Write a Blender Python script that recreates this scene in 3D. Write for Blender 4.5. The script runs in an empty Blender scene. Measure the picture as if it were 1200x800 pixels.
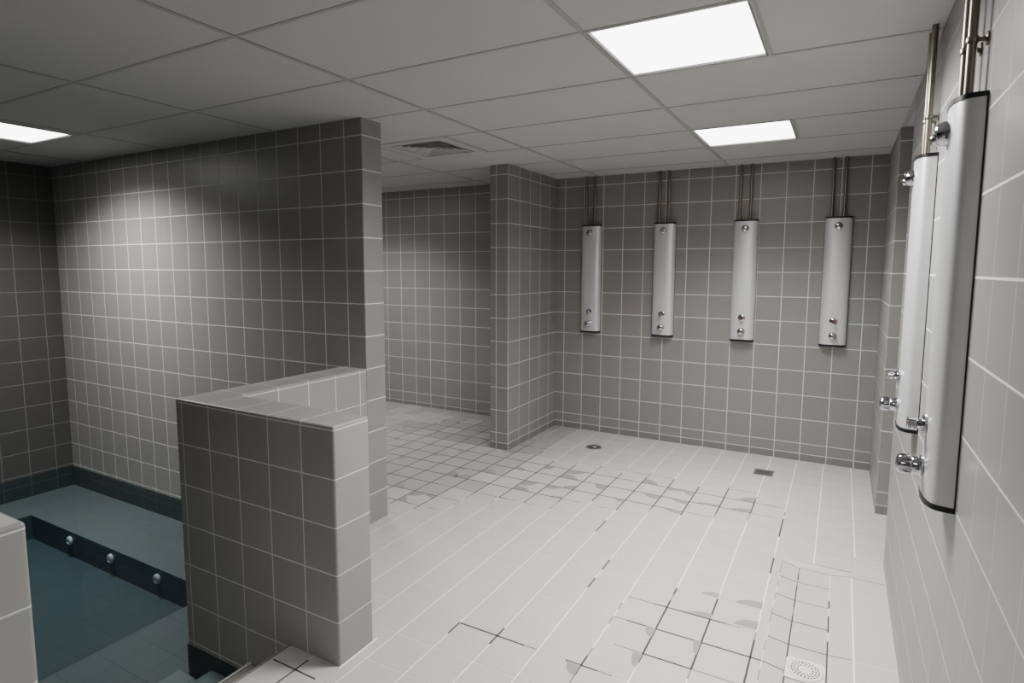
import bpy, bmesh, math, random
from mathutils import Vector, Matrix
random.seed(7)
C = bpy.context.scene.collection
PI = math.pi

# ------------------------------------------------------------------ measured layout (metres, floor = 0)
CEIL = 2.507
BACK = 5.4617
RIGHT = 0.2815
LEFT = -6.24
POOLWALL = 2.7123          # near face of the tall wall along the pool
POOLWALL2 = 2.885
TALL_END = -2.5427         # right end of the tall wall / low wall arm
TH = 0.2
LOW_END = -1.7095
LOW_Y = 1.6302
LOW_H = 1.0
STEP_X = -1.995
WATER = -0.235
END_Y = 3.7151             # far end of the right wall
PILLAR_Y = 4.4953
PILLAR_X = 0.2723
STUB_X0, STUB_X1, STUB_Y = -2.724, -2.5392, 4.474
REAR = -2.4
ALC = 1.15
GX, GY = -0.909, 2.1642    # ceiling grid origin

# ------------------------------------------------------------------ node helpers
def new_mat(name):
    m = bpy.data.materials.new(name); m.use_nodes = True
    nt = m.node_tree; nt.nodes.clear()
    out = nt.nodes.new('ShaderNodeOutputMaterial')
    return m, nt, out

class NT:
    def __init__(s, nt): s.nt = nt
    def n(s, t, **kw):
        x = s.nt.nodes.new(t)
        for k, v in kw.items(): setattr(x, k, v)
        return x
    def l(s, a, b): s.nt.links.new(a, b)
    def put(s, sock, v):
        if hasattr(v, 'is_linked') or isinstance(v, bpy.types.NodeSocket): s.l(v, sock)
        else: sock.default_value = v
    def m(s, op, a, b=None, c=None):
        x = s.n('ShaderNodeMath', operation=op)
        s.put(x.inputs[0], a)
        if b is not None: s.put(x.inputs[1], b)
        if c is not None: s.put(x.inputs[2], c)
        return x.outputs[0]
    def mix(s, f, a, b):
        x = s.n('ShaderNodeMix', data_type='RGBA')
        s.put(x.inputs[0], f); s.put(x.inputs[6], a); s.put(x.inputs[7], b)
        return x.outputs[2]

def rgb(r, g, b): return (r, g, b, 1)

def simple(name, col, rough=0.5, metal=0.0, spec=0.5, noise=0.0, nscale=20, bump=0.0, bscale=200, aniso=None):
    m, nt, out = new_mat(name); t = NT(nt)
    b = t.n('ShaderNodeBsdfPrincipled')
    b.inputs['Roughness'].default_value = rough
    b.inputs['Metallic'].default_value = metal
    b.inputs['Specular IOR Level'].default_value = spec
    tc = t.n('ShaderNodeTexCoord')
    if noise:
        nz = t.n('ShaderNodeTexNoise'); nz.inputs['Scale'].default_value = nscale
        nz.inputs['Detail'].default_value = 4
        t.l(tc.outputs['Object'], nz.inputs['Vector'])
        d = [max(0, c * (1 - noise)) for c in col[:3]]; u = [min(1, c * (1 + noise)) for c in col[:3]]
        t.l(t.mix(nz.outputs[0], rgb(*d), rgb(*u)), b.inputs['Base Color'])
    else:
        b.inputs['Base Color'].default_value = col
    if bump:
        nz = t.n('ShaderNodeTexNoise'); nz.inputs['Scale'].default_value = bscale
        t.l(tc.outputs['Object'], nz.inputs['Vector'])
        bp = t.n('ShaderNodeBump'); bp.inputs['Strength'].default_value = bump; bp.inputs['Distance'].default_value = 0.002
        t.l(nz.outputs[0], bp.inputs['Height']); t.l(bp.outputs[0], b.inputs['Normal'])
    t.l(b.outputs[0], out.inputs[0])
    return m

def tile_mat(name, x=(0, .2), y=(0, .2), z=(0, .2), extra=None, col=(.285, .277, .266), grout=(.70, .69, .675),
             gw=.0055, rough=.38, var=.05, base_dark=None, gs=(1, 1, 1), ymin=None):
    """square wall tiles laid on the planes x, y or z = const; (offset, pitch) of the joints per axis"""
    m, nt, out = new_mat(name); t = NT(nt)
    geo = t.n('ShaderNodeNewGeometry'); tc = t.n('ShaderNodeTexCoord')
    p = t.n('ShaderNodeSeparateXYZ'); t.l(tc.outputs['Object'], p.inputs[0])
    nn = t.n('ShaderNodeSeparateXYZ'); t.l(geo.outputs['True Normal'], nn.inputs[0])
    mask = None; ids = []; heights = None
    for i, (o, w) in enumerate((x, y, z)):
        u = t.m('DIVIDE', t.m('SUBTRACT', p.outputs[i], o), w)
        fr = t.m('FRACT', u)
        d = t.m('MULTIPLY', t.m('MINIMUM', fr, t.m('SUBTRACT', 1.0, fr)), w)      # metres to the nearest joint
        if i == 2 and extra:
            for e in extra:
                d = t.m('MINIMUM', d, t.m('ABSOLUTE', t.m('SUBTRACT', p.outputs[2], e)))
        flat = t.m('LESS_THAN', t.m('ABSOLUTE', nn.outputs[i]), 0.6)
        ln = t.n('ShaderNodeMapRange'); ln.interpolation_type = 'SMOOTHSTEP'
        t.l(d, ln.inputs[0]); ln.inputs[1].default_value = gw * .35 * gs[i]; ln.inputs[2].default_value = gw * .75 * gs[i]
        ln.inputs[3].default_value = 1; ln.inputs[4].default_value = 0
        li = t.m('MULTIPLY', ln.outputs[0], flat)
        if i == 1 and ymin is not None: li = t.m('MULTIPLY', li, t.m('GREATER_THAN', p.outputs[1], ymin))
        mask = li if mask is None else t.m('MAXIMUM', mask, li)
        ids.append(t.m('MULTIPLY', t.m('FLOOR', u), flat))
    cv = t.n('ShaderNodeCombineXYZ')
    for i in range(3): t.l(ids[i], cv.inputs[i])
    wn = t.n('ShaderNodeTexWhiteNoise', noise_dimensions='3D'); t.l(cv.outputs[0], wn.inputs[0])
    nz = t.n('ShaderNodeTexNoise'); nz.inputs['Scale'].default_value = 9; nz.inputs['Detail'].default_value = 5
    t.l(tc.outputs['Object'], nz.inputs['Vector'])
    f = t.m('ADD', t.m('MULTIPLY', wn.outputs[0], .65), t.m('MULTIPLY', nz.outputs[0], .5))
    lo = rgb(*[c * (1 - var) for c in col]); hi = rgb(*[c * (1 + var) for c in col])
    tcol = t.mix(f, lo, hi)
    if base_dark is not None:
        k = t.m('LESS_THAN', p.outputs[2], base_dark)
        tcol = t.mix(t.m('MULTIPLY', k, .8), tcol, rgb(*[c * .78 for c in col]))
    cl = t.mix(mask, tcol, rgb(*grout))
    b = t.n('ShaderNodeBsdfPrincipled')
    t.l(cl, b.inputs['Base Color'])
    b.inputs['Specular IOR Level'].default_value = .45
    t.l(t.m('ADD', t.m('MULTIPLY', mask, .4), rough), b.inputs['Roughness'])
    bp = t.n('ShaderNodeBump'); bp.inputs['Strength'].default_value = .35; bp.inputs['Distance'].default_value = .002
    h = t.m('ADD', t.m('SUBTRACT', 1.0, mask), t.m('MULTIPLY', nz.outputs[0], .08))
    t.l(h, bp.inputs['Height']); t.l(bp.outputs[0], b.inputs['Normal'])
    t.l(b.outputs[0], out.inputs[0])
    return m

M = {}
M['back'] = tile_mat('tile_back', x=(-2.4446, .2003), y=(4.474 - .002, .2042), z=(2.4217, .2064), extra=[.062], base_dark=.058, col=(.255, .248, .237), grout=(.64, .63, .615))
M['corr'] = tile_mat('tile_corridor', x=(-4.549, .2085), y=(4.474, .2042), z=(2.4217, .2064), extra=[.045], base_dark=.058)
M['stub'] = tile_mat('tile_stub', x=(-2.658, .7), y=(4.478, .2042), z=(2.4217, .2064), extra=[.062], base_dark=.058, col=(.255, .248, .237), grout=(.64, .63, .615))
M['pillar'] = tile_mat('tile_pillar', x=(.21, .5), y=(4.4953, .2), z=(2.4217, .2064), extra=[.062], base_dark=.058)
M['right'] = tile_mat('tile_right', x=(.2815, .2), y=(1.60, .2), z=(1.6, .197), extra=[.06], gs=(1, .35, 1), col=(.325, .317, .305))
M['pool'] = tile_mat('tile_pool_wall', x=(-2.685, .2006), y=(2.60, .5), z=(1.6, .2015))
M['left'] = tile_mat('tile_left_shaded', x=(-2.685, .2006), y=(2.583, .2), z=(1.6, .2015), col=(.078, .076, .072), grout=(.18, .177, .172))  # same tile as the other walls, darkened to imitate the weak light here
M['liner'] = tile_mat('tile_water_dimmed', x=(-2.685, .2006), y=(2.583, .2), z=(1.6, .2015), col=(.045, .058, .06), grout=(.09, .11, .112))  # darker copy of the wall tile, dimming by the water put into the colour
M['low'] = tile_mat('tile_low_wall', x=(-2.693, .2), y=(2.455, .1985), z=(0.984, .1995), col=(.32, .311, .298), grout=(.66, .65, .635), gw=.0047, ymin=1.85)
M['plain'] = tile_mat('tile_unseen', z=(1.6, .2))
M['basin'] = tile_mat('tile_basin', x=(-2.685, .2), y=(2.18, .2), z=(0, .2), col=(.16, .19, .195), grout=(.2, .23, .23), rough=.5)
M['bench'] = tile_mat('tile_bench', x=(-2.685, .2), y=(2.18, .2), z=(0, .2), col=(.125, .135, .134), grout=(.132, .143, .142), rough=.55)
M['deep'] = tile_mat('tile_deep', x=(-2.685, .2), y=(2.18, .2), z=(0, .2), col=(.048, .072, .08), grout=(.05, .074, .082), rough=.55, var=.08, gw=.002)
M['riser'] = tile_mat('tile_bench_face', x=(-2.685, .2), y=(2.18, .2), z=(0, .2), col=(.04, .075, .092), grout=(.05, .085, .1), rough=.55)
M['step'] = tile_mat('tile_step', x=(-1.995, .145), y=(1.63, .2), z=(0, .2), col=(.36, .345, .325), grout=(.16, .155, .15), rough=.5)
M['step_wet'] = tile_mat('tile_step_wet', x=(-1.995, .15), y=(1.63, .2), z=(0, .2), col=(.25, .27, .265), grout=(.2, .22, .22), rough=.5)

M['floor_tile'] = simple('floor_tile', rgb(.52, .505, .488), rough=.42, spec=.4, noise=.05, nscale=6, bump=.08, bscale=60)
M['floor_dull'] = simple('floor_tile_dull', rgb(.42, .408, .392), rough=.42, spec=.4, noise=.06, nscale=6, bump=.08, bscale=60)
M['floor_duller'] = simple('floor_tile_duller', rgb(.35, .34, .325), rough=.4, spec=.4, noise=.08, nscale=6)
M['joint_white'] = simple('floor_joint_white', rgb(.86, .85, .83), rough=.8, noise=.08, nscale=30)
M['joint_faint'] = simple('floor_joint_faint', rgb(.66, .645, .63), rough=.7, noise=.1, nscale=30)
M['joint_dark'] = simple('floor_joint_dark', rgb(.07, .066, .062), rough=.6, noise=.3, nscale=60)
M['joint_grey'] = simple('floor_joint_grey', rgb(.26, .25, .24), rough=.6, noise=.3, nscale=60)
M['damp'] = simple('floor_damp', rgb(.33, .32, .30), rough=.3, noise=.08, nscale=40)
M['panel'] = simple('ceiling_panel', rgb(.55, .55, .537), rough=.9, spec=.1, noise=.04, nscale=3, bump=.15, bscale=350)
M['tbar'] = simple('ceiling_bar', rgb(.40, .40, .39), rough=.6)
M['gap'] = simple('ceiling_gap', rgb(.05, .05, .05), rough=.8)
M['frame'] = simple('lamp_frame', rgb(.62, .62, .62), rough=.35, metal=.6)
M['alu'] = simple('satin_aluminium', rgb(.80, .80, .81), rough=.36, metal=.52, noise=.03, nscale=14)
M['chrome'] = simple('chrome', rgb(.58, .58, .61), rough=.07, metal=1.0)
M['cap'] = simple('black_plastic', rgb(.012, .012, .016), rough=.35)
M['pipe'] = simple('steel_pipe', rgb(.30, .275, .235), rough=.36, metal=1.0, noise=.1, nscale=20)
M['drain'] = simple('drain_steel', rgb(.33, .32, .30), rough=.4, metal=.8, noise=.2, nscale=60)
M['drain_white'] = simple('drain_plate', rgb(.74, .725, .70), rough=.4, noise=.05, nscale=30)
M['hole'] = simple('drain_hole', rgb(.02, .02, .02), rough=.8)
M['white_plastic'] = simple('nozzle_plastic', rgb(.62, .70, .70), rough=.35)
M['vent'] = simple('vent_white', rgb(.54, .54, .52), rough=.5)
M['red'] = simple('red_dot', rgb(.6, .03, .03), rough=.4)

def emis(name, s):
    m, nt, out = new_mat(name); t = NT(nt)
    e = t.n('ShaderNodeEmission'); e.inputs[0].default_value = rgb(1, .985, .97); e.inputs[1].default_value = s
    t.l(e.outputs[0], out.inputs[0]); return m
M['diffuser'] = emis('lit_diffuser', 5.0)

def water_mat():
    m, nt, out = new_mat('pool_water'); t = NT(nt)
    tr = t.n('ShaderNodeBsdfTransparent'); tr.inputs[0].default_value = rgb(.84, .91, .92)
    gl = t.n('ShaderNodeBsdfGlossy'); gl.inputs['Roughness'].default_value = .02; gl.inputs[0].default_value = rgb(.9, .95, .95)
    tc = t.n('ShaderNodeTexCoord'); nz = t.n('ShaderNodeTexNoise'); nz.inputs['Scale'].default_value = 3
    t.l(tc.outputs['Object'], nz.inputs['Vector'])
    bp = t.n('ShaderNodeBump'); bp.inputs['Strength'].default_value = .03; bp.inputs['Distance'].default_value = .01
    t.l(nz.outputs[0], bp.inputs['Height']); t.l(bp.outputs[0], gl.inputs['Normal'])
    fr = t.n('ShaderNodeFresnel'); fr.inputs[0].default_value = 1.33
    mx = t.n('ShaderNodeMixShader'); t.l(t.m('MULTIPLY', fr.outputs[0], .55), mx.inputs[0]); t.l(tr.outputs[0], mx.inputs[1]); t.l(gl.outputs[0], mx.inputs[2])
    t.l(mx.outputs[0], out.inputs[0]); return m
M['water'] = water_mat()

# ------------------------------------------------------------------ mesh helpers
def link_mesh(name, bm, mats, parent=None, smooth=False, loc=(0, 0, 0)):
    me = bpy.data.meshes.new(name)
    bm.normal_update(); bm.to_mesh(me); bm.free()
    if not isinstance(mats, (list, tuple)): mats = [mats]
    for x in mats: me.materials.append(M[x])
    if smooth:
        for f in me.polygons: f.use_smooth = True
    o = bpy.data.objects.new(name, me); C.objects.link(o); o.location = loc
    if parent is not None: o.parent = parent
    return o

def tag(o, label=None, cat=None, group=None, kind=None):
    if label: o['label'] = label
    if cat: o['category'] = cat
    if group: o['group'] = group
    if kind or cat: o['kind'] = kind or 'thing'
    return o

def empty(name, loc, rotz=0.0):
    o = bpy.data.objects.new(name, None); C.objects.link(o)
    o.location = loc; o.rotation_euler = (0, 0, rotz); o.empty_display_size = .05
    return o

def add_box(bm, x0, x1, y0, y1, z0, z1, mi=0):
    v = [bm.verts.new((x, y, z)) for z in (z0, z1) for y in (y0, y1) for x in (x0, x1)]
    for q in ((0, 2, 3, 1), (4, 5, 7, 6), (0, 1, 5, 4), (2, 6, 7, 3), (0, 4, 6, 2), (1, 3, 7, 5)):
        f = bm.faces.new([v[i] for i in q]); f.material_index = mi
    return v

def add_quad(bm, pts, mi=0):
    f = bm.faces.new([bm.verts.new(p) for p in pts]); f.material_index = mi; return f

def add_prism(bm, prof, z0, z1, mi=0):
    a = [bm.verts.new((x, y, z0)) for x, y in prof]; b = [bm.verts.new((x, y, z1)) for x, y in prof]
    n = len(prof)
    for i in range(n):
        f = bm.faces.new((a[i], a[(i + 1) % n], b[(i + 1) % n], b[i])); f.material_index = mi
    f = bm.faces.new(a[::-1]); f.material_index = mi
    f = bm.faces.new(b); f.material_index = mi

def add_lathe(bm, prof, axis='Z', org=(0, 0, 0), seg=24, mi=0):
    """prof: (radius, height) list; axis Z up, or 'Y' meaning heights go towards -y"""
    rings = []
    for r, h in prof:
        ring = []
        for k in range(seg):
            a = 2 * PI * k / seg
            c, s = r * math.cos(a), r * math.sin(a)
            p = (c, s, h) if axis == 'Z' else (c, -h, s)
            ring.append(bm.verts.new((p[0] + org[0], p[1] + org[1], p[2] + org[2])))
        rings.append(ring)
    for a, b in zip(rings, rings[1:]):
        for k in range(seg):
            f = bm.faces.new((a[k], a[(k + 1) % seg], b[(k + 1) % seg], b[k])); f.material_index = mi
    for ring, rev in ((rings[0], True), (rings[-1], False)):
        f = bm.faces.new(ring[::-1] if rev else ring); f.material_index = mi
    bmesh.ops.recalc_face_normals(bm, faces=bm.faces[:])

def bevel(o, w=.006, seg=3):
    b = o.modifiers.new('bevel', 'BEVEL'); b.width = w; b.segments = seg; b.limit_method = 'ANGLE'; b.angle_limit = math.radians(40)
    return o

def box_obj(name, dims, mat, parent=None, bev=None):
    bm = bmesh.new(); add_box(bm, *dims)
    o = link_mesh(name, bm, mat, parent)
    if bev: bevel(o, bev)
    return o

# ------------------------------------------------------------------ walls
def struct(o, label, cat='wall'):
    return tag(o, label, cat, kind='structure')

struct(box_obj('wall_back', (STUB_X1 - .09, ALC, BACK, BACK + .15, -.02, CEIL + .1), 'back'),
       'grey tiled back wall carrying the row of four shower panels')
struct(box_obj('wall_corridor', (LEFT - .1, STUB_X1 - .09, BACK, BACK + .15, -.02, CEIL + .1), 'corr'),
       'grey tiled far wall of the passage behind the tall pool wall')
struct(bevel(box_obj('wall_stub', (STUB_X0, STUB_X1, STUB_Y, BACK, -.02, CEIL + .03), 'stub'), .006),
       'narrow grey tiled dividing wall standing left of the four shower panels')
struct(bevel(box_obj('wall_pillar', (PILLAR_X, ALC, PILLAR_Y, BACK, -.02, CEIL + .03), 'pillar'), .006),
       'grey tiled pier filling the far right corner of the shower room')
struct(bevel(box_obj('wall_right', (RIGHT, ALC, REAR, END_Y, -.08, CEIL + .1), 'right'), .005),
       'grey tiled right wall carrying the two nearest shower panels')
struct(box_obj('wall_alcove', (ALC, ALC + .1, REAR, BACK + .15, -.02, CEIL + .1), 'plain'),
       'tiled end of the recess beyond the right wall')
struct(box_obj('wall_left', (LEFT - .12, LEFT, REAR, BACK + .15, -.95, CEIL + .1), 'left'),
       'grey tiled wall, coloured darker for shade, at the far left end of the pool')
struct(bevel(box_obj('wall_pool', (LEFT, TALL_END, POOLWALL, POOLWALL2, -.95, CEIL + .03), 'pool'), .006),
       'tall grey tiled wall along the far side of the pool')
struct(box_obj('wall_rear', (LEFT - .12, ALC, REAR - .12, REAR, -.95, CEIL + .1), 'plain'),
       'tiled wall behind the viewer')

# the L shaped low wall: one arm to the tall wall, one arm beside the steps
bm = bmesh.new()
L = [(TALL_END - TH, LOW_Y), (LOW_END, LOW_Y), (LOW_END, LOW_Y + TH), (TALL_END, LOW_Y + TH), (TALL_END, POOLWALL + .002), (TALL_END - TH, POOLWALL + .002)]
add_prism(bm, L, -.95, LOW_H)
lw = link_mesh('wall_low', bm, 'low'); bevel(lw, .010, 4)
struct(lw, 'L-shaped waist-high grey tiled wall in the middle foreground beside the pool steps', 'low wall')
bm = bmesh.new()
add_prism(bm, [(TALL_END - TH, .436), (LOW_END, .436), (LOW_END, .636), (TALL_END - TH, .636)], -.95, LOW_H)
fw = link_mesh('wall_low_near', bm, 'low'); bevel(fw, .010, 4)
struct(fw, 'waist-high tiled wall end cut off by the lower left corner of the photo', 'low wall')

# ------------------------------------------------------------------ floor: tiles, joints and damp patches as real faces of one mesh
JX0, JXP = -.455, .2
JY0, JYP = 2.515, .1968
bm = bmesh.new()
G = .003
TS = .0008   # joints lie a hair below the tile faces
regions = [(STEP_X, -.209, REAR, LOW_Y + .05), (-2.56, -.209, LOW_Y + .05, BACK + .01), (-.209, .125, 3.53, BACK + .01),
           (.125, ALC, 3.722, BACK + .01), (LEFT, -2.56, POOLWALL2 - .05, BACK + .01)]
def clip_add(x0, x1, y0, y1, z, mi):
    for a0, a1, b0, b1 in regions:
        u0, u1, v0, v1 = max(x0, a0), min(x1, a1), max(y0, b0), min(y1, b1)
        if u1 - u0 > 1e-5 and v1 - v0 > 1e-5:
            add_quad(bm, [(u0, v0, z), (u1, v0, z), (u1, v1, z), (u0, v1, z)], mi)
TILE, WHITE, FAINT, DARK, GREY, DAMP, DULL, DULLER = range(8)

def wetness(x, y):
    """how black the joints are at (x, y): soft blobs where the floor stays damp"""
    w = 0
    for cx, cy, rx, ry, k in ((-3.1, 4.2, .95, 1.15, 1.0), (-2.2, 3.95, .8, .55, 1.0), (-1.35, 4.1, .75, .42, .95), (-.62, 4.22, .36, .3, .75),
                              (-.55, 2.55, .32, .36, 1.0), (-2.75, 3.3, .5, .35, .9), (-.85, 2.12, .12, .1, 1.0), (-1.25, 2.11, .2, .05, 1.0), (-.30, 2.5, .2, .25, .8)):
        d = ((x - cx) / rx) ** 2 + ((y - cy) / ry) ** 2
        w = max(w, k * max(0, 1.25 - d))
    return w
for i in range(-30, 9):
    for j in range(-26, 17):
        x, y = JX0 + i * JXP, JY0 + j * JYP
        tm = TILE
        if y > 3.0 and x < -2.2:  # passage tiles get darker towards the back and left
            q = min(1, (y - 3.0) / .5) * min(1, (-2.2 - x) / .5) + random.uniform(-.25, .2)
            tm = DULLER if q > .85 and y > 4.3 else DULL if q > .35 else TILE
        clip_add(x + G, x + JXP - G, y + G, y + JYP - G, 0, tm)
        # joint along y at x (split in three), joint along x at y (split in three)
        for k in range(3):
            ya, yb = y + k * JYP / 3, y + (k + 1) * JYP / 3
            w = wetness(x, (ya + yb) / 2) + random.uniform(-.22, .22)
            mi = DARK if w > .48 else GREY if w > .30 else WHITE
            clip_add(x - G, x + G, ya, yb, -TS, mi)
            if mi == DARK: clip_add(x - .004, x + .004, ya, yb, .0003, DARK)
            xa, xb = x + G + k * (JXP - 2 * G) / 3, x + G + (k + 1) * (JXP - 2 * G) / 3
            w = wetness((xa + xb) / 2, y) + random.uniform(-.22, .22)
            mi = DARK if w > .62 else GREY if w > .34 else FAINT
            clip_add(xa, xb, y - G, y + G, -TS, mi)
            if mi == DARK: clip_add(xa - G, xb + G, y - .0042, y + .0042, .0003, DARK)
def seg_dark(x0, y0, x1, y1):
    w = .0038
    if abs(x1 - x0) < abs(y1 - y0): clip_add(x0 - w, x0 + w, min(y0, y1), max(y0, y1), .0003, DARK)
    else: clip_add(min(x0, x1), max(x0, x1), y0 - w, y0 + w, .0003, DARK)
# single black lengths of joint seen in the photograph
for s in ((STEP_X + .01, JY0 - 5 * JYP, -1.74, JY0 - 5 * JYP), (JX0 - 7 * JXP, 1.43, JX0 - 7 * JXP, 1.60), (JX0 - 3 * JXP, 2.69, JX0 - 3 * JXP, 2.80), (JX0 - 3 * JXP, 2.90, JX0 - 3 * JXP, 3.02), (JX0 - 5 * JXP, 2.03, JX0 - 5 * JXP, 2.12),
          (JX0 - 4 * JXP, 3.32, JX0 - 4 * JXP, 3.5), (JX0 + JXP, 3.3, JX0 + JXP, 3.5), (JX0 + JXP, 3.8, JX0 + JXP, 4.1)):
    seg_dark(*s)
# damp wedges creeping out of joint crossings
def wedge(x, y, sx, sy, a, b):
    pts = [(x, y)]
    for k in range(7):
        t = k / 6 * PI / 2
        pts.append((x + sx * a * math.cos(t) ** .8, y + sy * b * math.sin(t) ** 1.3))
    if sx * sy < 0: pts = pts[::-1]
    inside = lambda px, py: any(r[0] <= px <= r[1] and r[2] <= py <= r[3] for r in regions)
    if all(inside(*q) for q in pts):
        add_quad(bm, [(px, py, .0005) for px, py in pts], DAMP)
for i in range(-18, 4):
    for j in range(1, 14):
        x, y = JX0 + i * JXP, JY0 + j * JYP
        if wetness(x, y) > .45 and random.random() < .5 and y > 2.95:
            sx, sy = random.choice(((-1, 1), (1, 1), (1, -1), (-1, -1)))
            wedge(x + sx * .003, y + sy * .003, sx, sy, random.uniform(.06, .15), random.uniform(.03, .10))
for x, y, sx, sy, a, b in ((-.452, 2.715, -1, 1, .11, .045), (-.455, 2.52, -1, -1, .03, .1), (-.655, 2.52, -1, -1, .045, .075), (-.655, 2.31, -1, -1, .04, .09),
                           (-.855, 2.12, -1, -1, .06, .07), (-.255, 2.92, -1, 1, .12, .06), (-.255, 2.73, -1, 1, .1, .07), (-.455, 2.92, -1, 1, .08, .04)):
    wedge(x, y, sx, sy, a, b)

# the shallow sunken drain channel beside the right wall
def patch(a, b, c, d, mi=TILE):
    add_quad(bm, [a, b, c, d], mi)
OL, IL, IR, OR_ = -.209, -.122, .027, .125
ZD, ZS = -.014, -.005
yF, yI, yS = 3.53, 3.475, 3.722
y_end = .55
cuts = [y_end] + [JY0 + j * JYP for j in range(-10, 6) if y_end + .02 < JY0 + j * JYP < yI - .02] + [yI]
def strip_x(x0, z0, x1, z1, kind):
    for n_, (a, b) in enumerate(zip(cuts, cuts[1:])):
        g0 = G if n_ else 0
        patch((x0, a + g0, z0), (x1, a + g0, z1), (x1, b - G, z1), (x0, b - G, z0))
    for c in cuts[1:-1]:
        w = kind(c)
        patch((x0, c - G, z0 - .0005), (x1, c - G, z1 - .0005), (x1, c + G, z1 - .0005), (x0, c + G, z0 - .0005), w)
J = .003
strip_x(OL, 0, IL - J, ZD, lambda c: DARK if c < 3.4 else GREY)
strip_x(IL + J, ZD, IR - J, ZD, lambda c: DARK if 2.3 < c < 3.1 else GREY)
strip_x(IR + J, ZD, OR_ - J, ZS, lambda c: GREY if c < 2.9 else FAINT)
strip_x(OR_ + J, ZS, RIGHT, ZS, lambda c: FAINT)
n = 40
for k in range(n):
    a = y_end + (yI - y_end) * k / n; b = y_end + (yI - y_end) * (k + 1) / n
    m0 = DARK if random.random() < (.75 if b < 3.1 else .55) else GREY
    patch((IL - J, a, ZD), (IL + J, a, ZD), (IL + J, b, ZD), (IL - J, b, ZD), m0)
    m1 = DARK if (random.random() < .7 and b < 3.2) else FAINT
    patch((IR - J, a, ZD), (IR + J, a, ZD), (IR + J, b, ZD), (IR - J, b, ZD), m1)
    patch((OR_ - J, a, ZS), (OR_ + J, a, ZS), (OR_ + J, b, ZS), (OR_ - J, b, ZS), WHITE)
    m2 = GREY if random.random() < .6 else FAINT
    add_quad(bm, [(OL - J, a, .0004), (OL + J * .2, a, .0004), (OL + J * .2, b, .0004), (OL - J, b, .0004)], m2)
# mitred far end
add_quad(bm, [(OL, yI, 0), (IL - J, yI, ZD), (OL, yF, 0)], TILE)
add_quad(bm, [(IL - J, yI, ZD), (IR + J, yI, ZD), (OR_, yF, ZS), (OL, yF, 0)], TILE)
add_quad(bm, [(IR + J, yI, ZD), (OR_, yI, ZS), (OR_, yF, ZS)], TILE)
add_quad(bm, [(OR_, yI, ZS), (RIGHT, yI, ZS), (RIGHT, yF, ZS), (OR_, yF, ZS)], TILE)
add_quad(bm, [(OR_, yF, ZS), (RIGHT, yF, ZS), (RIGHT, yS, 0), (OR_, yS, 0)], TILE)
add_quad(bm, [(OR_, yF, ZS), (OR_, yS, 0), (OR_, yF, 0)], TILE)
add_quad(bm, [(OL, yF, 0), (OR_, yF, 0), (OR_, yF, ZS)], TILE)
def ribbon(p, q, w, mi):
    p, q = Vector(p), Vector(q); d = (q - p).normalized(); s = Vector((-d.y, d.x, 0)) * w
    up = Vector((0, 0, .0012))
    add_quad(bm, [p - s + up, q - s + up, q + s + up, p + s + up], mi)
ribbon((OL, yF, 0), (IL, yI, ZD), .0022, WHITE)
ribbon((OR_, yF, ZS), (IR, yI, ZD), .0022, WHITE)
ribbon((OL, yF, 0), (OR_, yF, ZS), .002, FAINT)
ribbon((OR_, yF, ZS), (RIGHT, yF, ZS), .002, FAINT)
ribbon((OR_ + .015, yS, 0), (RIGHT, yS, 0), .002, WHITE)
ribbon((IL, yI, ZD), (IR, yI, ZD), .002, FAINT)
# floor nosing above the steps
add_quad(bm, [(STEP_X, REAR, 0), (STEP_X, LOW_Y, 0), (STEP_X, LOW_Y, -.03), (STEP_X, REAR, -.03)], TILE)
bmesh.ops.recalc_face_normals(bm, faces=[])
for f in bm.faces:
    f.normal_update()
    if f.normal.z < -.2: f.normal_flip()
fl = link_mesh('floor', bm, ['floor_tile', 'joint_white', 'joint_faint', 'joint_dark', 'joint_grey', 'damp', 'floor_dull', 'floor_duller'])
struct(fl, 'pale grey tiled shower room floor with some black joints and damp patches', 'floor')

# white sealant bead where the low wall and skirting meet the floor
bm = bmesh.new()
def bead(p, q, w=.004):
    p, q = Vector(p), Vector(q); d = (q - p).normalized(); s = Vector((-d.y, d.x, 0)) * w
    a = [p - s, q - s, q + s, p + s]
    lo = [bm.verts.new(v + Vector((0, 0, .0008))) for v in a]
    hi = [bm.verts.new(Vector(v) * 1 + (Vector((0, 0, .004)))) for v in (p - s * .3, q - s * .3, q + s * .3, p + s * .3)]
    for k in range(4): bm.faces.new((lo[k], lo[(k + 1) % 4], hi[(k + 1) % 4], hi[k]))
    bm.faces.new(hi)
bead((LOW_END + .004, LOW_Y - .01, 0), (LOW_END + .004, LOW_Y + TH + .02, 0))
tr = link_mesh('trim_1', bm, 'joint_white')
struct(tr, 'white sealant bead along the foot of the low wall end', 'trim')

# ------------------------------------------------------------------ pool
pool = empty('plunge_pool', (LEFT, REAR, -.9))
tag(pool, 'sunken tiled plunge pool with underwater bench and steps at lower left', 'pool', kind='structure')
def pool_part(name, build, mat):
    bm = bmesh.new(); build(bm)
    bmesh.ops.translate(bm, verts=bm.verts[:], vec=-Vector(pool.location))
    o = link_mesh(name, bm, mat, pool); return o
BZ, PZ, DZ = -.42, -.52, -.62
BY, BX = 2.18, -5.76
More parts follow.
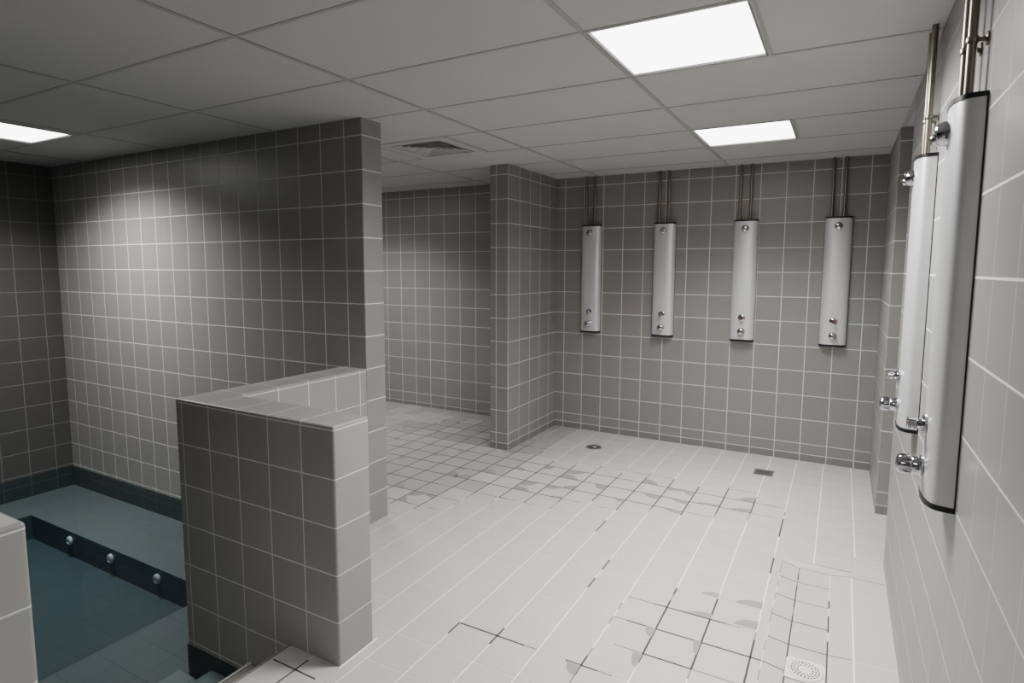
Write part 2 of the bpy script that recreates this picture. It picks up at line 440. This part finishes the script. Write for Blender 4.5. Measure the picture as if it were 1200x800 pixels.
# materials use object coordinates, so shift of origin is taken in the pattern only
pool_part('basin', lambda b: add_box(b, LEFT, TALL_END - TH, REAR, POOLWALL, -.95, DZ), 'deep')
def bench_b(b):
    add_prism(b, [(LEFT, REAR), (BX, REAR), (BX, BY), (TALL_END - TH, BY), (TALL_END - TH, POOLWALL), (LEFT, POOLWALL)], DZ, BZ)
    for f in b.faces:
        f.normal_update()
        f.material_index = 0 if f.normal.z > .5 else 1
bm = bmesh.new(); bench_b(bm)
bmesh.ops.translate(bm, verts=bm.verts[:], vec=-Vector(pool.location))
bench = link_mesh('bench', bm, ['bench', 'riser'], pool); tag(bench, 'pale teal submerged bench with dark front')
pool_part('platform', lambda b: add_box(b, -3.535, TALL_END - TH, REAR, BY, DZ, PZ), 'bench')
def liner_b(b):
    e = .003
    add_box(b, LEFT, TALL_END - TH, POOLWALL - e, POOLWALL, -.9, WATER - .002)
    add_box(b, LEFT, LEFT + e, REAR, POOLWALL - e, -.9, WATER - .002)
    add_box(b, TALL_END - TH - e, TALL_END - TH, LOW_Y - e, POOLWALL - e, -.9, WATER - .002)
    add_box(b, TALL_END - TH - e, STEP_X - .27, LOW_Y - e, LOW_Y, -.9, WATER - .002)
pool_part('basin_wall_dim', liner_b, 'liner')  # thin dark sheets imitating how the water dims the submerged walls
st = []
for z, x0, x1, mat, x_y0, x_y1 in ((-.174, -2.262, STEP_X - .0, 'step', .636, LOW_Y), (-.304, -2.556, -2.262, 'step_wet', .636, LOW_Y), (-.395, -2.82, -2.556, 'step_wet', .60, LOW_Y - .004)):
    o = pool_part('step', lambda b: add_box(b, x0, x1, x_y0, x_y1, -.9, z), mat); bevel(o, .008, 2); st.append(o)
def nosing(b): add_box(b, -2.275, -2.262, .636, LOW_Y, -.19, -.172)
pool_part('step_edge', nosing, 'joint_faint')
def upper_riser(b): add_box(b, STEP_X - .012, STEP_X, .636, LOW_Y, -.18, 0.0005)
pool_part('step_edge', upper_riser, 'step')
# jets in the bench front
for k, jx in enumerate((-5.135, -4.555, -3.975)):
    b = bmesh.new()
    add_lathe(b, [(.034, 0), (.034, .010), (.030, .017), (.019, .020), (.017, .012), (.006, .010)], axis='Y', seg=24)
    o = link_mesh('jet_nozzle', b, 'white_plastic', pool, smooth=False, loc=Vector((jx, BY, -.492)) - Vector(pool.location))
    if k == 0: tag(o, 'pale round water jet in the dark bench front')
# water
bm = bmesh.new(); add_quad(bm, [(LEFT, REAR, WATER), (STEP_X - .27, REAR, WATER), (STEP_X - .27, LOW_Y, WATER), (TALL_END - TH, LOW_Y, WATER), (TALL_END - TH, POOLWALL, WATER), (LEFT, POOLWALL, WATER)])
wa = link_mesh('pool_water', bm, 'water'); tag(wa, 'still clear teal water filling the plunge pool', 'water', kind='stuff')

# ------------------------------------------------------------------ ceiling
bm = bmesh.new()
xs = [GX + .6 * k for k in range(-10, 4)]
lights_xy = [(GX, GY), (GX, GY + 1.8), (GX - 4.29, GY - .6), (GX - 4.05, GY + 1.8), (GX, GY - 3.0)]
holes = [(a, a + .6, b, b + .6) for a, b in lights_xy[:4]]
VX0, VY0 = GX - 2.12, GY + 1.2
holes.append((VX0, VX0 + .6, VY0, VY0 + .6))
BW = .012
def sub_rect(rects, h):
    out = []
    for a0, a1, b0, b1 in rects:
        h0, h1, k0, k1 = h
        u0, u1, v0, v1 = max(a0, h0), min(a1, h1), max(b0, k0), min(b1, k1)
        if u1 - u0 < 1e-4 or v1 - v0 < 1e-4: out.append((a0, a1, b0, b1)); continue
        if u0 > a0: out.append((a0, u0, b0, b1))
        if u1 < a1: out.append((u1, a1, b0, b1))
        if v0 > b0: out.append((u0, u1, b0, v0))
        if v1 < b1: out.append((u0, u1, v1, b1))
    return out
def ceil_quad(x0, x1, y0, y1, z, mi):
    x0, x1, y0, y1 = max(x0, LEFT), min(x1, ALC), max(y0, REAR), min(y1, BACK)
    if x1 - x0 < 1e-4 or y1 - y0 < 1e-4: return
    for a0, a1, b0, b1 in [r for r in _cut([(x0, x1, y0, y1)])]:
        add_quad(bm, [(a0, b0, z), (a0, b1, z), (a1, b1, z), (a1, b0, z)], mi)
def _cut(rs):
    for h in holes: rs = sub_rect(rs, h)
    return rs
for i in range(-5, 3):
    x0 = GX + 1.2 * i
    for j in range(-9, 7):
        y0 = GY + .6 * j
        ceil_quad(x0 + BW, x0 + 1.2 - BW, y0 + BW * .7, y0 + .6 - BW * .7, CEIL, 0)
        # bars: wide along y, narrow along x, each with a thin dark reveal
        ceil_quad(x0 - BW, x0 + BW, y0, y0 + .6, CEIL - .0015, 1)
        ceil_quad(x0 + BW, x0 + 1.2 - BW, y0 - BW * .7, y0 + BW * .7, CEIL - .0015, 1)
# extra bars beside the half size lamps and the air grille
for a, b in lights_xy:
    ceil_quad(a + .6, a + .612, b, b + .6, CEIL - .001, 1)
for q in ((VX0 - .03, VX0), (VX0 + .6, VX0 + .63)):
    ceil_quad(q[0], q[1], VY0, VY0 + .6, CEIL - .001, 1)
# plenum above so nothing leaks
add_quad(bm, [(LEFT, REAR, CEIL + .09), (LEFT, BACK, CEIL + .09), (ALC, BACK, CEIL + .09), (ALC, REAR, CEIL + .09)], 2)
ce = link_mesh('ceiling', bm, ['panel', 'tbar', 'gap'])
struct(ce, 'suspended ceiling of white panels in a grey grid', 'ceiling')

# ------------------------------------------------------------------ ceiling lights
def frame_ring(b, s0, s1, z0, z1, mi=0):
    a = [(-s0, -s0), (s0, -s0), (s0, s0), (-s0, s0)]; c = [(-s1, -s1), (s1, -s1), (s1, s1), (-s1, s1)]
    va = [b.verts.new((x, y, z0)) for x, y in a]; vc = [b.verts.new((x, y, z1)) for x, y in c]
    for k in range(4):
        f = b.faces.new((va[k], vc[k], vc[(k + 1) % 4], va[(k + 1) % 4])); f.material_index = mi
def make_light(x, y, label):
    t = empty('ceiling_light', (x, y, CEIL))
    tag(t, label, 'ceiling light', 'square lit ceiling panels')
    b = bmesh.new()
    frame_ring(b, .300, .292, -.003, -.004); frame_ring(b, .292, .290, -.004, .004, 1); frame_ring(b, .290, .284, .004, -.002)
    frame_ring(b, .284, .279, -.002, .006); frame_ring(b, .300, .300, .03, -.003)
    link_mesh('frame', b, ['frame', 'tbar'], t)
    b = bmesh.new(); s = .279
    add_box(b, -s, s, -s, s, .006, .02)
    link_mesh('diffuser', b, 'diffuser', t)
    return t
l0 = make_light(lights_xy[0][0] + .3, lights_xy[0][1] + .3, 'large bright square ceiling light nearest the viewer, top centre right')
def copy_tree(o, **props):
    c = o.copy(); C.objects.link(c)
    for ch in o.children:
        d = ch.copy(); C.objects.link(d); d.parent = c
        for g in ch.children:
            e = g.copy(); C.objects.link(e); e.parent = d
    for k, v in props.items(): c[k] = v
    return c
for k, lab in ((1, 'smaller looking square ceiling light in front of the back wall showers'),
               (2, 'square ceiling light over the pool, cut by the left photo edge'),
               (3, 'square ceiling light over the passage, hidden behind the tall wall')):
    c = copy_tree(l0, label=lab); c.location = (lights_xy[k][0] + .3, lights_xy[k][1] + .3, CEIL)
POW = [(0, 51, 160), (1, 18, 114), (2, 36, 140), (3, 22, 130), (4, 13, 150)]  # last one: unseen lamp added behind the camera for ambient bounce, no fixture
for k, pw, sprd in POW:
    ld = bpy.data.lights.new('panel_or_fill_lamp', 'AREA'); ld.shape = 'SQUARE'; ld.size = .555; ld.energy = pw
    ld.color = (1, .995, .985); ld.spread = math.radians(sprd)
    lo = bpy.data.objects.new('panel_or_fill_lamp', ld); C.objects.link(lo)
    lo.location = (lights_xy[k][0] + .3, lights_xy[k][1] + .3, CEIL - .008)

# ------------------------------------------------------------------ air grille
v = empty('ceiling_vent', (VX0 + .3, VY0 + .3, CEIL))
tag(v, 'square four-way air grille in the ceiling beyond the tall wall', 'air vent')
b = bmesh.new()
frame_ring(b, .300, .225, -.003, -.004); frame_ring(b, .225, .222, -.004, .03); frame_ring(b, .300, .300, .02, -.003)
link_mesh('frame', b, 'vent', v)
b = bmesh.new()
for s in (.222,):
    add_quad(b, [(-s, -s, .045), (-s, s, .045), (s, s, .045), (s, -s, .045)])
link_mesh('backing', b, 'gap', v)
for s in (.205, .165, .125, .085, .045):
    b = bmesh.new()
    frame_ring(b, s, s - .033, -.002, .020); frame_ring(b, s - .0015, s - .0345, -.002, .020)
    frame_ring(b, s + .004, s - .007, -.0035, -.0025); frame_ring(b, s - .007, s - .007, -.0025, .001)
    link_mesh('louvre', b, 'vent', v)

# ------------------------------------------------------------------ shower panels
HW, DEP, ZB, ZT = .1, .066, 1.0, 2.04
def profile(hw, dep, n=28):
    """half of a flattened round, flat back on the wall (y = 0), bulging to -y"""
    pts = [(hw, 0), (hw, -.012)]
    for k in range(1, n):
        a = PI * k / n
        c = math.cos(a); s = math.sin(a)
        pts.append((hw * .985 * math.copysign(abs(c) ** .9, c), -.012 - (dep - .012) * s ** .62))
    pts += [(-hw, -.012), (-hw, 0)]
    return pts[::-1]
def sm(o, ang=35):
    for p in o.data.polygons: p.use_smooth = True
    o.data.set_sharp_from_angle(angle=math.radians(ang)) if hasattr(o.data, 'set_sharp_from_angle') else None
    return o
def make_shower(x, y, rotz, label, group):
    t = empty('shower_panel', (x, y, ZB), rotz)
    tag(t, label, 'shower', group)
    H = ZT - ZB
    b = bmesh.new(); add_prism(b, profile(HW - .002, DEP - .002), .014, H - .012); sm(link_mesh('body', b, 'alu', t))
    b = bmesh.new(); add_prism(b, profile(HW, DEP), H - .012, H); o = sm(link_mesh('top_cap', b, 'cap', t)); tag(o, 'black top cap')
    b = bmesh.new(); add_prism(b, profile(HW, DEP), 0, .014); o = sm(link_mesh('bottom_cap', b, 'cap', t)); tag(o, 'black bottom cap')
    b = bmesh.new(); add_box(b, -HW - .0005, HW + .0005, -.003, 0, .002, H - .002); link_mesh('back_strip', b, 'cap', t)
    # spray head: chrome bell with a ball nozzle tilted downwards
    b = bmesh.new()
    add_lathe(b, [(.031, 0), (.031, .006), (.030, .014), (.026, .024), (.017, .031), (.004, .032)], axis='Y', org=(0, -DEP + .004, .966), seg=28)
    hd = sm(link_mesh('spray_head', b, 'chrome', t)); tag(hd, 'chrome spray head near the top')
    b = bmesh.new()
    add_lathe(b, [(.006, -.004), (.013, 0), (.0145, .008), (.012, .015), (.010, .017), (.010, .020), (.003, .020)], seg=20)
    bmesh.ops.rotate(b, verts=b.verts[:], cent=(0, 0, 0), matrix=Matrix.Rotation(math.radians(118), 3, 'X'))
    bmesh.ops.translate(b, verts=b.verts[:], vec=(0, -DEP - .015, .957))
    sm(link_mesh('ball_nozzle', b, 'chrome', hd))
    # push button with a thin rosette
    b = bmesh.new()
    add_lathe(b, [(.030, 0), (.030, .004), (.022, .007), (.014, .008), (.013, .018), (.0155, .020), (.0155, .040), (.013, .0425), (.003, .0425)], axis='Y', org=(0, -DEP + .002, .203), seg=24)
    bt = sm(link_mesh('push_button', b, 'chrome', t)); tag(bt, 'slim chrome push button on a round rosette')
    b = bmesh.new(); add_lathe(b, [(.004, 0), (.004, .001), (.001, .0012)], axis='Y', org=(0, -DEP - .040, .203), seg=12)
    link_mesh('dot', b, 'red', bt)
    # fat ribbed mixer knob
    b = bmesh.new()
    prof = [(.030, 0), (.030, .005), (.0255, .009), (.0245, .022), (.0232, .025), (.0255, .028), (.0255, .051), (.024, .057), (.016, .061), (.004, .062)]
    add_lathe(b, prof, axis='Y', org=(0, -DEP + .002, .086), seg=28)
    for vv in b.verts:
        if vv.co.y < -DEP - .024 and vv.co.y > -DEP - .052:
            a = math.atan2(vv.co.z - .086, vv.co.x)
            k = 1 + .07 * math.copysign(1, math.sin(a * 7))
            vv.co.x *= k; vv.co.z = .086 + (vv.co.z - .086) * k
    kn = sm(link_mesh('mixer_knob', b, 'chrome', t)); tag(kn, 'thick chrome mixer knob')
    # two supply pipes to the ceiling
    for px in (-.055, .031):
        b = bmesh.new(); add_lathe(b, [(.0105, H - .001), (.0105, CEIL - ZB)], org=(px, -.031, 0), seg=16)
        pp = sm(link_mesh('supply_pipe', b, 'pipe', t))
        b = bmesh.new()
        add_lathe(b, [(.0125, 1.172), (.0135, 1.174), (.0135, 1.186), (.0125, 1.188)], org=(px, -.031, 0), seg=16)
        add_lathe(b, [(.017, 0), (.017, .003), (.007, .006), (.005, .012), (.005, .024)], axis='Y', org=(px, 0, 1.18), seg=16)
        sm(link_mesh('pipe_clip', b, 'pipe', pp))
    return t
GRP = 'silver shower panels on the back wall'
s0 = make_shower(-2.155, BACK, 0, 'leftmost silver shower panel on the back wall, nearest the dividing wall', GRP)
for x, lab in ((-1.44, 'second silver shower panel from the left on the back wall'),
               (-.743, 'third silver shower panel from the left on the back wall, nearest the square floor drain'),
               (-.045, 'rightmost silver shower panel on the back wall, nearest the corner pier')):
    c = copy_tree(s0, label=lab); c.location = (x, BACK, ZB)
bpy.context.view_layer.update()
for y, lab in ((2.745, 'silver shower panel on the right wall, the farther one, partly covered'),
               (1.905, 'large silver shower panel on the right wall nearest the viewer')):
    c = copy_tree(s0, label=lab); c.location = (RIGHT, y, ZB); c.rotation_euler = (0, 0, -PI / 2)
    c['group'] = 'silver shower panels on the right wall'

# ------------------------------------------------------------------ floor drains
d = empty('floor_drain', (-1.905, 4.955, 0)); tag(d, 'small round steel drain in the floor below the leftmost shower panel', 'floor drain')
b = bmesh.new(); add_lathe(b, [(.072, 0), (.072, .003), (.066, .005), (.058, .005), (.056, .002)], seg=32); link_mesh('rim', b, 'drain', d)
b = bmesh.new(); add_lathe(b, [(.030, .002), (.034, .010), (.030, .014), (.022, .012)], seg=24); link_mesh('plug', b, 'drain', d)
b = bmesh.new()
for k in range(12):
    a = 2 * PI * k / 12
    add_lathe(b, [(.006, .0022), (.006, .0026)], org=(.046 * math.cos(a), .046 * math.sin(a), 0), seg=8)
link_mesh('hole', b, 'hole', d)
d = empty('floor_drain', (-.47, 4.985, 0)); tag(d, 'small square steel drain in the floor below the third shower panel', 'floor drain')
b = bmesh.new(); add_box(b, -.072, .072, -.072, .072, 0, .003); o = link_mesh('grate', b, 'drain', d); bevel(o, .002, 2)
b = bmesh.new()
for k in range(6): add_box(b, -.055, .055, -.05 + k * .018, -.045 + k * .018, .003, .0034)
link_mesh('slot', b, 'hole', d)
d = empty('floor_drain', (-.049, 2.548, ZD)); tag(d, 'pale round perforated drain plate in the channel beside the right wall', 'floor drain')
b = bmesh.new()
add_prism(b, [(-.074 + .0, -.074), (.074, -.074), (.074, .060), (.06, .074), (-.06, .074), (-.074, .060)], 0, .006)
o = link_mesh('frame', b, 'drain_white', d); bevel(o, .003, 2)
b = bmesh.new(); add_lathe(b, [(.069, .006), (.069, .009), (.064, .012), (.061, .010), (.058, .009)], seg=48); sm(link_mesh('plate', b, 'drain_white', d))
b = bmesh.new()
for r, m_ in ((.051, 24), (.040, 19), (.029, 13)):
    for k in range(m_):
        a = 2 * PI * (k + .5 * (r < .045)) / m_
        add_lathe(b, [(.0036, .0088), (.0036, .0096)], org=(r * math.cos(a), r * math.sin(a), 0), seg=8)
link_mesh('holes', b, 'hole', d)

# ------------------------------------------------------------------ world, camera, look
w = bpy.data.worlds.new('world'); bpy.context.scene.world = w; w.use_nodes = True
w.node_tree.nodes['Background'].inputs[0].default_value = (.02, .02, .02, 1)

yaw, pitch, roll = .5048, -.1014, .0037
cy, sy = math.cos(yaw), math.sin(yaw); cp, sp = math.cos(pitch), math.sin(pitch); cr, sr = math.cos(roll), math.sin(roll)
F = Vector((-sy * cp, cy * cp, sp)); Rt = Vector((cy, sy, 0)); U = Rt.cross(F)
R2 = cr * Rt + sr * U; U2 = -sr * Rt + cr * U
cam = bpy.data.cameras.new('camera'); co = bpy.data.objects.new('camera', cam); C.objects.link(co)
mt = Matrix((R2, U2, -F)).transposed().to_4x4(); mt.translation = (0, 0, 1.6157)
co.matrix_world = mt
cam.sensor_width = 36; cam.lens = 36 * 691.8 / 1200
cam.shift_x = (600 - 603.07) / 1200; cam.shift_y = -(400 - 385.45) / 1200
cam.clip_start = .02
bpy.context.scene.camera = co
vs = bpy.context.scene.view_settings
vs.view_transform = 'Filmic'; vs.look = 'Medium High Contrast'; vs.exposure = 0.0; vs.gamma = 1.0
